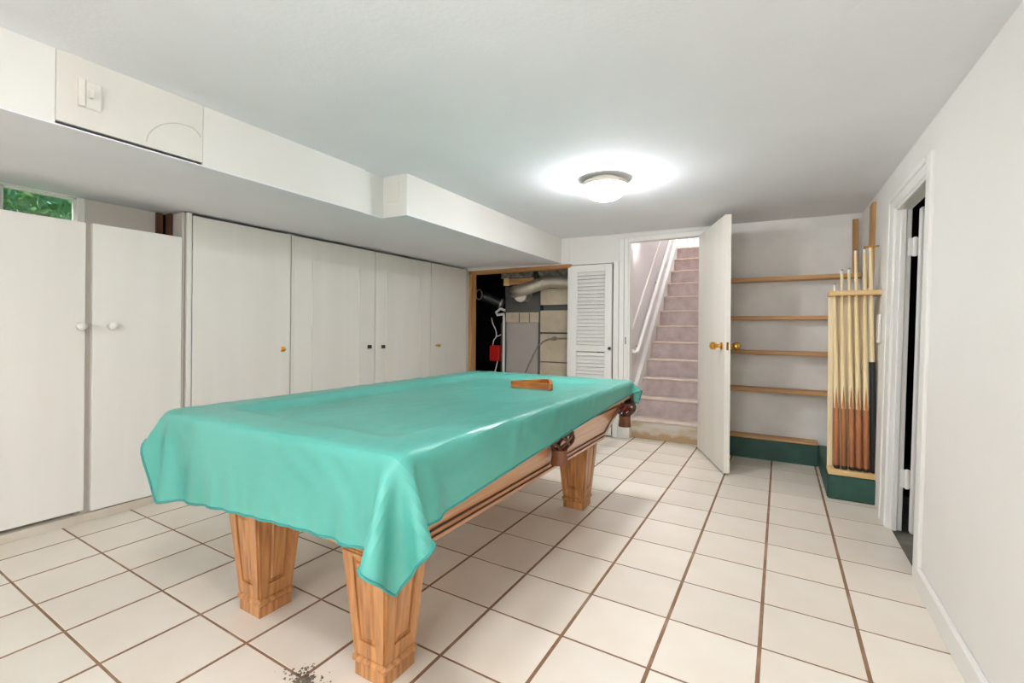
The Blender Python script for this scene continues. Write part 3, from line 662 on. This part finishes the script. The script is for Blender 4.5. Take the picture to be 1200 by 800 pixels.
# rails: four mitred boards
RW = .46
def rail_piece(c):      # outer a, outer b, inner b, inner a
    a_, b_, e_, d_ = [np.array(q) for q in c]; m0 = a_+(d_-a_)*.22; m1 = b_+(e_-b_)*.22
    vs = [(*a_, PZ-.34), (*b_, PZ-.34), (*e_, PZ-.34), (*d_, PZ-.34), (*a_, PZ-.12), (*b_, PZ-.12), (*m1, PZ-.025), (*m0, PZ-.025), (*e_, PZ-.025), (*d_, PZ-.025)]
    b = MB(); b.add(vs, [(3, 2, 1, 0), (0, 1, 5, 4), (4, 5, 6, 7), (7, 6, 8, 9), (2, 3, 9, 8), (1, 2, 8, 6, 5), (3, 0, 4, 7, 9)]); return b
o4 = [(PX0, PY0), (PX1, PY0), (PX1, PY1), (PX0, PY1)]; i4 = [(PX0+RW, PY0+RW), (PX1-RW, PY0+RW), (PX1-RW, PY1-RW), (PX0+RW, PY1-RW)]
for k_ in range(4):
    j = (k_+1) % 4; rail_piece([o4[k_], o4[j], i4[j], i4[k_]]).build('rail', M_OAKY if k_ % 2 else M_OAK, pt)
bx('bed', M_GREEN, PX0+RW-.01, PX1-RW+.01, PY0+RW-.01, PY1-RW+.01, PZ-.34, PZ-.12, pt)
# sloping apron
AI, AZ = .46, 1.32
AT = [(PX0+.10, PY0+.10), (PX1-.10, PY0+.10), (PX1-.10, PY1-.10), (PX0+.10, PY1-.10)]
ABm = [(PX0+AI, PY0+AI), (PX1-AI, PY0+AI), (PX1-AI, PY1-AI), (PX0+AI, PY1-AI)]
M_APR = M_OAKY
for k_ in range(4):
    j = (k_+1) % 4; cx, cy = (PX0+PX1)/2, (PY0+PY1)/2
    def inn(q, d=.12):
        return (q[0]+d*(1 if q[0] < cx else -1), q[1]+d*(1 if q[1] < cy else -1))
    A0, A1, B0, B1 = AT[k_], AT[j], ABm[k_], ABm[j]
    b = MB().hexa([(*B0, AZ), (*B1, AZ), (*inn(B1), AZ), (*inn(B0), AZ), (*A0, PZ-.345), (*A1, PZ-.345), (*inn(A1), PZ-.345), (*inn(A0), PZ-.345)])
    ap = b.build('apron_board', M_OAKY if k_ % 2 else M_SHELF, pt)
    def on_apron(s, h, off=.012):       # s along 0..1, h height 0..1
        lo_ = np.array(B0)*(1-s)+np.array(B1)*s; hi_ = np.array(A0)*(1-s)+np.array(A1)*s
        p_ = lo_*(1-h)+hi_*h; nrm = np.array([(0, -1), (1, 0), (0, 1), (-1, 0)][k_])*off
        return np.array([p_[0]+nrm[0], p_[1]+nrm[1], AZ+(PZ-.345-AZ)*h])
    L_ = np.linalg.norm(np.array(B1)-np.array(B0)); e_ = .3/L_
    loop = [(e_, .22), (1-e_, .22), (1-e_, .86), (e_, .86), (e_, .22)]
    bd = MB()
    for (sa, ha), (sb, hb) in zip(loop[:-1], loop[1:]):
        bd.tube([on_apron(sa, ha), on_apron(sb, hb)], .013, 6)
    bd.tube([on_apron(.02, .10), on_apron(.98, .10)], .011, 6)
    bd.build('bead_moulding', M_OAKD, ap)
bx('under_frame', M_OAKY, PX0+AI+.1, PX1-AI-.1, PY0+AI+.1, PY1-AI-.1, AZ+.01, AZ+.12, pt)
# legs
def leg(cx, cy):
    z0, z1 = .22, AZ+.01; hb, ht = .205, .30
    def sq(h, z): return [(cx-h, cy-h, z), (cx+h, cy-h, z), (cx+h, cy+h, z), (cx-h, cy+h, z)]
    lg_ = MB().hexa(sq(hb, z0)+sq(ht, z1)).build('leg', M_OAK, pt, origin=(cx, cy, 0))
    MB().box(cx-.245, cx+.245, cy-.245, cy+.245, .14, .225, .03).build('foot_moulding', M_OAK, lg_, origin=(cx, cy, 0))
    MB().box(cx-.215, cx+.215, cy-.215, cy+.215, 0, .145, .01).build('foot_block', M_OAK, lg_, origin=(cx, cy, 0))
    for k_ in range(4):
        b = MB(); a = k_*math.pi/2
        def on_face(u, h, off):
            w_ = hb+(ht-hb)*h; v = np.array([u*w_, -(w_+off)]); c, s = math.cos(a), math.sin(a)
            return np.array([cx+c*v[0]-s*v[1], cy+s*v[0]+c*v[1], z0+(z1-z0)*h])
        lo_, hi_, u_ = .16, .95, .50
        rim = [(-u_, lo_), (u_, lo_), (u_, hi_), (-u_, hi_)]
        # frame standing proud around a flat field: outer border strips
        for (ua, ub, ha, hb_) in ((-.98, -u_, 0.02, .98), (u_, .98, .02, .98), (-u_, u_, .02, lo_), (-u_, u_, hi_, .98)):
            p = [on_face(ua, ha, 0), on_face(ub, ha, 0), on_face(ub, hb_, 0), on_face(ua, hb_, 0)]
            q = [on_face(ua, ha, .022), on_face(ub, ha, .022), on_face(ub, hb_, .022), on_face(ua, hb_, .022)]
            b.hexa(p+q)
        p = [on_face(-u_+.12, lo_+.04, 0), on_face(u_-.12, lo_+.04, 0), on_face(u_-.12, hi_-.04, 0), on_face(-u_+.12, hi_-.04, 0)]
        q = [on_face(-u_+.2, lo_+.06, .02), on_face(u_-.2, lo_+.06, .02), on_face(u_-.2, hi_-.06, .02), on_face(-u_+.2, hi_-.06, .02)]
        b.hexa(p+q)
        b.build('panel', M_OAK, lg_, origin=(cx, cy, 0))
for cx in (-3.49, -1.37):
    for cy in (-2.41, 2.83): leg(cx, cy)
# leather pockets
def pocket(x, y, ox, oy):
    t = MB(); zt, zb = PZ-.46, 1.80
    t = MB().tube([(x+.19*math.cos(a), y+.19*math.sin(a), zt) for a in np.linspace(0, 2*math.pi, 21)], .03, 8, caps=False).build('pocket', M_LEATH, pt, smooth=True, origin=(x, y, zt))
    for sgn in (1, -1):
        for k_ in range(6):
            a0 = 2*math.pi*k_/6; p = []
            for s in np.linspace(0, 1, 8):
                a = a0+sgn*s*1.15; r = .19+.04*math.sin(s*math.pi*.9)-.11*s**2
                p.append((x+r*math.cos(a), y+r*math.sin(a), zt+(zb-zt)*s))
            MB().tube(p, .024, 6).build('net_strap', M_LEATH, t, smooth=True, origin=(x, y, zt))
    MB().lathe([(.05, 0), (.12, -.02), (.115, -.08), (.13, -.24), (.11, -.24), (.04, -.05)], (x, y, zb), 2, 14).build('fringe', M_LEATH2, t, smooth=True, origin=(x, y, zt))
    # leather shield curling over the rail
    d = np.array([ox, oy])/math.hypot(ox, oy); e = np.array([-d[1], d[0]]); sh = MB(); vs = []; n = 10
    for w_, zz in ((-.02, PZ-.14), (.0, PZ-.24), (.03, PZ-.48)):
        for i in range(n+1):
            a = -1.3+2.6*i/n; r = .165+w_; vs.append((x+r*(math.cos(a)*d[0]+math.sin(a)*e[0]), y+r*(math.cos(a)*d[1]+math.sin(a)*e[1]), zz))
    fs = [(r_*(n+1)+i, r_*(n+1)+i+1, (r_+1)*(n+1)+i+1, (r_+1)*(n+1)+i) for r_ in range(2) for i in range(n)]
    sh.add(vs, fs); s_ = sh.build('shield', M_LEATH, t, smooth=True, origin=(x, y, zt))
    md = s_.modifiers.new('thickness', 'SOLIDIFY'); md.thickness = .006
my = .38
for x, y, ox, oy in ((PX1-.16, my, 1, 0), (PX0+.28, my, -1, 0), (PX1-.12, PY1-.14, 1, 1), (PX0+.29, PY1-.29, -1, 1), (PX1-.29, PY0+.29, 1, -1), (PX0+.29, PY0+.29, -1, -1)):
    pocket(x, y, ox, oy)
o = MB().lathe([(.088*math.sin(a), -.088*math.cos(a)) for a in np.linspace(.05, math.pi-.05, 12)], (PX1-.12, PY1-.14, 1.94), 2, 18).build('pool_ball', M_BALL, smooth=True)
tag(o, 'red pool ball caught in the leather pocket near the stairs', 'pool ball')

# ------------------------------------------------------------------ vinyl cover, draped by a small cloth solver
def drape():
    h = .062
    LW, LL = 4.98, 7.96                        # sheet size
    nx, ny = int(LW/h)+1, int(LL/h)+1
    ang = .06
    gx, gy = np.meshgrid(np.linspace(-LW/2, LW/2, nx), np.linspace(-LL/2, LL/2, ny), indexing='ij')
    c0 = np.array([-2.54, -.02])
    X = np.stack([c0[0]+gx*math.cos(ang)-gy*math.sin(ang), c0[1]+gx*math.sin(ang)+gy*math.cos(ang), np.full_like(gx, PZ+.06)], -1)
    rg = np.random.default_rng(11); X[..., 2] += rg.uniform(0, .01, gx.shape)
    X[..., 2] += .012*np.sin(gx*3.1+.7*np.sin(gy*1.3))*np.cos(gy*2.3)
    for k_ in range(26):                       # creases left from folding and storing the sheet
        a = rg.choice([0, math.pi/2])+rg.normal()*.25; o_ = rg.uniform(-3.2, 3.2); w_ = rg.uniform(.07, .13)
        al = gx*math.sin(a)-gy*math.cos(a); d = gx*math.cos(a)+gy*math.sin(a)-o_+.08*np.sin(al*1.7+k_)
        X[..., 2] += rg.uniform(.012, .03)*np.exp(-(d/w_)**2)*np.exp(-((al-rg.uniform(-3, 3))/1.4)**2)
    V_ = np.zeros_like(X)
    X0 = X.copy()
    dx, dy = LW/(nx-1), LL/(ny-1); dg = math.hypot(dx, dy)
    cx, cy = (PX0+PX1)/2, (PY0+PY1)/2; hxx, hyy = (PX1-PX0)/2, (PY1-PY0)/2; r = .04; th = .022
    def pairs():
        out_ = []
        sl = lambda a, b_: slice(a, b_)
        for par in (0, 1):
            out_.append(((slice(par, nx-1, 2), slice(None)), (slice(par+1, nx, 2), slice(None)), dx, 1.))
            out_.append(((slice(None), slice(par, ny-1, 2)), (slice(None), slice(par+1, ny, 2)), dy, 1.))
        for par in (0, 1):
            out_.append(((slice(par, nx-1, 2), slice(0, ny-1)), (slice(par+1, nx, 2), slice(1, ny)), dg, .9))
            out_.append(((slice(par, nx-1, 2), slice(1, ny)), (slice(par+1, nx, 2), slice(0, ny-1)), dg, .9))
        for st, k_ in ((2, .12),):
            for par in range(2):
                ia = np.array([i for i in range(nx-st) if (i//st) % 2 == par]); ja = np.array([i for i in range(ny-st) if (i//st) % 2 == par])
                out_.append((np.ix_(ia, range(ny)), np.ix_(ia+st, range(ny)), dx*st, k_))
                out_.append((np.ix_(range(nx), ja), np.ix_(range(nx), ja+st), dy*st, k_))
        return out_
    PR = pairs()
    RL = {id(A_): np.sqrt(((X0[A_]-X0[B_])**2).sum(-1)) for A_, B_, L0, k_ in PR}
    dt = 1/60.; g = -7.0
    for step in range(300):
        V_[..., 2] += g*dt; V_ *= .965
        Xp = X.copy(); X = X+V_*dt
        for it in range(9):
            for A_, B_, L0, k_ in PR:
                a = X[A_]; b_ = X[B_]; d = b_-a; L0 = RL[id(A_)]; ln = np.sqrt((d*d).sum(-1))+1e-9
                c_ = (ln-L0)/ln*.5*k_
                if k_ < .5: c_ = np.minimum(c_, 0)          # bending springs only resist folding
                d = d*c_[..., None]; X[A_] = a+d; X[B_] = b_-d
            # table contact
            q = np.stack([X[..., 0]-cx, X[..., 1]-cy], -1); aq = np.abs(q)
            ix = hxx-aq[..., 0]; iy = hyy-aq[..., 1]; inset = np.minimum(ix, iy)
            top = PZ-.11*np.clip((inset-.48)/.16, 0, 1)
            mi = (inset > .2) & (X[..., 2] < top+th)
            X[..., 2] = np.where(mi, top+th, X[..., 2])
            px_ = aq[..., 0]-(hxx-r); py_ = aq[..., 1]-(hyy-r); pz_ = X[..., 2]-(PZ-r)
            m3 = np.stack([np.maximum(px_, 0), np.maximum(py_, 0), np.maximum(pz_, 0)], -1)
            ln = np.sqrt((m3*m3).sum(-1))+1e-9; pen = r+th-ln
            me_ = (inset <= .2) & (pen > 0) & (X[..., 2] > 1.9) & (ln > 1e-6) & (px_ < r+th) & (py_ < r+th)
            sg = np.stack([np.sign(q[..., 0]), np.sign(q[..., 1]), np.ones_like(px_)], -1)
            push = m3/ln[..., None]*sg*pen[..., None]
            X = X+np.where(me_[..., None], push, 0)
            ct = mi | me_
        grip = (ct & (inset > -.02) & (X[..., 2] > PZ-.2))[..., None]      # vinyl does not slide on the table
        X = np.where(grip, np.concatenate([Xp[..., :2]+.04*(X-Xp)[..., :2], X[..., 2:]], -1), X)
        V_ = (X-Xp)/dt
        V_ = np.where(ct[..., None], V_*np.array([.25, .25, .0]), V_)
        sp_ = np.sqrt((V_*V_).sum(-1)); V_ *= np.minimum(1, 12/(sp_+1e-9))[..., None]
    return X, nx, ny
CX, cnx, cny = drape()
def wrinkle(X, nx, ny):
    tu = np.zeros_like(X); tv = np.zeros_like(X)
    tu[1:-1] = X[2:]-X[:-2]; tu[0] = X[1]-X[0]; tu[-1] = X[-1]-X[-2]
    tv[:, 1:-1] = X[:, 2:]-X[:, :-2]; tv[:, 0] = X[:, 1]-X[:, 0]; tv[:, -1] = X[:, -1]-X[:, -2]
    n = np.cross(tu, tv); n /= np.linalg.norm(n, axis=-1)[..., None]+1e-9
    gx, gy = np.meshgrid(np.arange(nx)*.062, np.arange(ny)*.062, indexing='ij'); rg = np.random.default_rng(5); d = np.zeros_like(gx)
    for k in range(70):                        # short straight creases
        a = rg.uniform(0, math.pi); cx, cy = rg.uniform(0, nx*.062), rg.uniform(0, ny*.062)
        u = (gx-cx)*math.cos(a)+(gy-cy)*math.sin(a); v = -(gx-cx)*math.sin(a)+(gy-cy)*math.cos(a)+.05*np.sin(u*3)
        d += rg.uniform(.006, .016)*rg.choice([1, 1, -.4])*np.exp(-(v/rg.uniform(.05, .10))**2)*np.exp(-(u/rg.uniform(.25, .7))**2)
    # puckers where the sheet turns over the table edge
    ins = np.minimum((PX1-PX0)/2-abs(X[..., 0]-(PX0+PX1)/2), (PY1-PY0)/2-abs(X[..., 1]-(PY0+PY1)/2))
    edge_ = np.exp(-((X[..., 2]-(PZ-.12))/.22)**2)*(ins < .12)
    d += .010*edge_*np.sin((gx+gy)*19+2*np.sin(gx*3.1)+2*np.sin(gy*2.7))*(.5+.5*np.sin(gx*1.9+gy*1.3))
    d -= d.min()*(ins > 0)*.3
    return X+n*np.where(n[..., 2:3] < -.2, -1, 1)*np.maximum(d, -.004)[..., None]
CX = wrinkle(CX, cnx, cny)
cov = thing('table_cover', 'teal vinyl sheet draped over the pool table', 'table cover', ((PX0+PX1)/2, (PY0+PY1)/2, PZ))
b = MB(); b.v = [tuple(p) for p in CX.reshape(-1, 3)]
b.f = [(i*cny+j, (i+1)*cny+j, (i+1)*cny+j+1, i*cny+j+1) for i in range(cnx-1) for j in range(cny-1)]
o = b.build('sheet', M_COVER, cov, smooth=True)
md = o.modifiers.new('smooth_surface', 'SUBSURF'); md.levels = 1; md.render_levels = 1
edge = [CX[i, 0] for i in range(cnx)]+[CX[-1, j] for j in range(1, cny)]+[CX[i, -1] for i in range(cnx-2, -1, -1)]+[CX[0, j] for j in range(cny-2, -1, -1)]
MB().tube(edge, .014, 6, caps=False).build('hem', M_HEM, cov, smooth=True)

# ------------------------------------------------------------------ triangle rack on the cover
def cover_z(x, y):
    d = (CX[..., 0]-x)**2+(CX[..., 1]-y)**2; return float(CX[..., 2].ravel()[np.argsort(d.ravel())[:3]].max())
zt = PZ-.11+.03
A = W(595, 453.5, 2, zt); B = W(648.5, 458, 2, zt)
A, B = A[:2], B[:2]; e = B-A; side = np.linalg.norm(e); nrm = np.array([-e[1], e[0]])/side
C_ = (A+B)/2+nrm*side*.866
cen = (A+B+C_)/3; zt = max(cover_z(*(cen+(q-cen)*s)) for q in (A, B, C_) for s in (.0, .5, .9))+.014
tri = thing('ball_rack', 'orange wooden triangle ball rack lying on the teal cover', 'ball rack', (cen[0], cen[1], zt))
V3 = [A, B, C_]
def inset_tri(d):
    return [cen+(q-cen)*(1-d/(side*.2887)) for q in V3]
def rounded(P3, rr):
    o_ = []
    for i in range(3):
        p, a, c = P3[i], P3[i-1], P3[(i+1) % 3]; ua = (a-p)/np.linalg.norm(a-p); uc = (c-p)/np.linalg.norm(c-p)
        for t in np.linspace(0, 1, 7):
            o_.append((1-t)**2*(p+ua*rr)+2*t*(1-t)*p+t*t*(p+uc*rr))
    return o_
Po, Pi = rounded(V3, .14), rounded(inset_tri(.05), .10); n = len(Po); hh = .115
vs = [(*p, zt) for p in Po]+[(*p, zt+hh) for p in Po]+[(*p, zt+hh) for p in Pi]+[(*p, zt) for p in Pi]
fs = [(r_*n+i, r_*n+(i+1) % n, ((r_+1) % 4)*n+(i+1) % n, ((r_+1) % 4)*n+i) for r_ in range(4) for i in range(n)]
b = MB(); b.add(vs, fs); b.build('frame', M_TRI, tri, smooth=True)

# ------------------------------------------------------------------ cue rack and cues
CY = 6.10
rk = thing('cue_rack', 'pale pine wall rack holding pool cues above the green ledge', 'cue rack', (3.5, 6.3, .5))
bx('bottom_shelf', M_PINEX, 3.09, 3.965, CY-.0, CY+.42, .505, .62, rk, .012)
tz = 4.40

bx('back_panel', M_PINE, 3.10, 3.80, CY+.36, CY+.42, .62, tz-.05, rk, .008)
bx('side_strip', M_PINE, 3.09, 3.19, CY+.27, CY+.355, .62, tz-.05, rk, .008)
BX = [3.255, 3.385, 3.52, 3.645, 3.765, 3.89]; TXp = [978.4, 986.8, 995.3, 1003.5, 1013.5, 1021]
TX = [W(p_, 340, 1, CY+.13)[0] for p_ in TXp]
tops = [4.62, 4.92, 4.94, 5.33, 5.35, 5.36]; cyy = CY+.13
bx('front_lip', M_PINEX, 3.08, 3.99, CY-.05, CY+.055, tz-.05, tz+.05, rk, .012)
poly = [(3.99, CY+.42), (3.08, CY+.42), (3.08, CY+.06)]
for x_ in TX: poly += [(x_-.05, CY+.06), (x_-.05, CY+.20), (x_+.05, CY+.20), (x_+.05, CY+.06)]
poly += [(3.99, CY+.06)]
MB().prism(poly, 2, tz-.05, tz+.05).build('top_shelf', M_PINEX, rk)
names = ['shortest pool cue in the rack with a plain brown butt', 'pool cue standing next to the shortest cue in the rack', 'third pool cue of the rack, as tall as its neighbour beside the shortest cue',
         'tall pool cue in the middle of the rack beside the shorter pair', 'tall pool cue standing next to the bridge stick in the rack']
for i in range(6):
    bxp = BX[i]; txp = TX[i]
    def P_(z): return np.array([bxp+(txp-bxp)*(z-.62)/(tz-.62), cyy, z])
    if i < 5:
        cu = thing('pool_cue', names[i], 'pool cue', (bxp, cyy, .625), 'pool cues in the rack')
        MB().tube([P_(.70), P_(1.93)], [.058, .052], 14).build('butt', M_CUEB, cu, smooth=True)
        MB().tube([P_(.625), P_(.64), P_(.70)], [.045, .056, .058], 14).build('bumper', M_BLACK, cu, smooth=True)
        MB().tube([P_(1.93), P_(tops[i]-.09)], [.0515, .027], 14).build('shaft', M_CUEM, cu, smooth=True)
        b = MB()
        for a in np.linspace(0, 2*math.pi, 5)[:4]+.785-.785:
            c = [P_(1.92)+.053*np.array([math.cos(a+s), math.sin(a+s), 0]) for s in (-.62, 0, .62)]
            t_ = P_(2.42)+.0495*np.array([math.cos(a), math.sin(a), 0]); m_ = [P_(2.15)+.053*np.array([math.cos(a+s), math.sin(a+s), 0]) for s in (-.33, 0, .33)]
            b.add([*c, *m_, t_], [(0, 1, 4, 3), (1, 2, 5, 4), (3, 4, 6), (4, 5, 6)])
        b.build('splice_points', M_CUEB, cu)
        MB().tube([P_(tops[i]-.09), P_(tops[i]-.02)], [.0275, .0275], 12).build('ferrule', M_WHITEP, cu, smooth=True)
        MB().tube([P_(tops[i]-.02), P_(tops[i])], [.027, .022], 12).build('tip', M_DGREY, cu, smooth=True)
    else:
        cu = thing('bridge_stick', 'bridge stick with black handle and brass head at the end of the cue rack', 'bridge stick', (bxp, cyy, .625), 'pool cues in the rack')
        MB().tube([P_(.625), P_(.66), P_(2.95)], [.05, .062, .058], 14).build('handle', M_BLACK, cu, smooth=True)
        MB().tube([P_(2.95), P_(tops[i])], [.042, .036], 14).build('shaft', M_CUEM, cu, smooth=True)
        q = P_(tops[i]+.0); MB().box(q[0]-.13, q[0]+.15, q[1]-.05, q[1]+.05, q[2], q[2]+.03, .012).build('head', M_BRASS, cu)

# ------------------------------------------------------------------ plates on the soffit
a, b_ = W(91, 93, 0, -5.24), W(118, 130, 0, -5.24)
pl = thing('switch_plate', 'old painted switch plate on the soffit face with a small toggle', 'switch plate', (-5.24, (a[1]+b_[1])/2, 6.4))
z0, z1 = W(104, 128, 0, -5.24)[2], W(104, 96, 0, -5.24)[2]
bx('box', M_PLATE, -5.245, -5.18, a[1], a[1]+.06, z0, z1, pl, .006); bx('plate', M_PLATE, -5.245, -5.20, a[1]+.06, b_[1], z0, z1, pl, .012)
yc_, zc_ = (a[1]+b_[1])/2, (z0+z1)/2; bx('toggle', M_PLATE, -5.20, -5.15, yc_-.02, yc_+.02, zc_-.05, zc_+.05, pl, .006)
a, b_ = W(454, 225, 1, n1), W(468, 225, 1, n1)
z0, z1 = W(460, 237, 1, n1)[2], W(460, 213, 1, n1)[2]
o = bx('cover_plate', M_PLATE, a[0], b_[0], n1-.02, n1, z0, z1, None, .006); tag(o, 'blank painted cover plate in the corner of the soffit step', 'cover plate')

# ------------------------------------------------------------------ crumbs of debris on the floor near the front leg
q = W(356, 797, 2, 0); b = MB()
for i in range(260):
    a, r_ = rng.uniform(0, 6.28), abs(rng.normal())*.09; s_ = rng.uniform(.004, .016)
    x, y = q[0]+r_*math.cos(a)*1.5, q[1]+r_*math.sin(a)
    b.add([(x-s_, y-s_, 0), (x+s_, y-s_*.5, 0), (x, y+s_, 0), (x, y, s_*1.3)], [(0, 1, 2), (0, 1, 3), (1, 2, 3), (2, 0, 3)])
o = b.build('floor_debris', M_DUST); tag(o, 'small heap of grey dust and crumbs on the tiles by the front table leg', 'debris', None, 'stuff')

for o in bpy.data.objects:
    if '_o' in o.keys(): del o['_o']
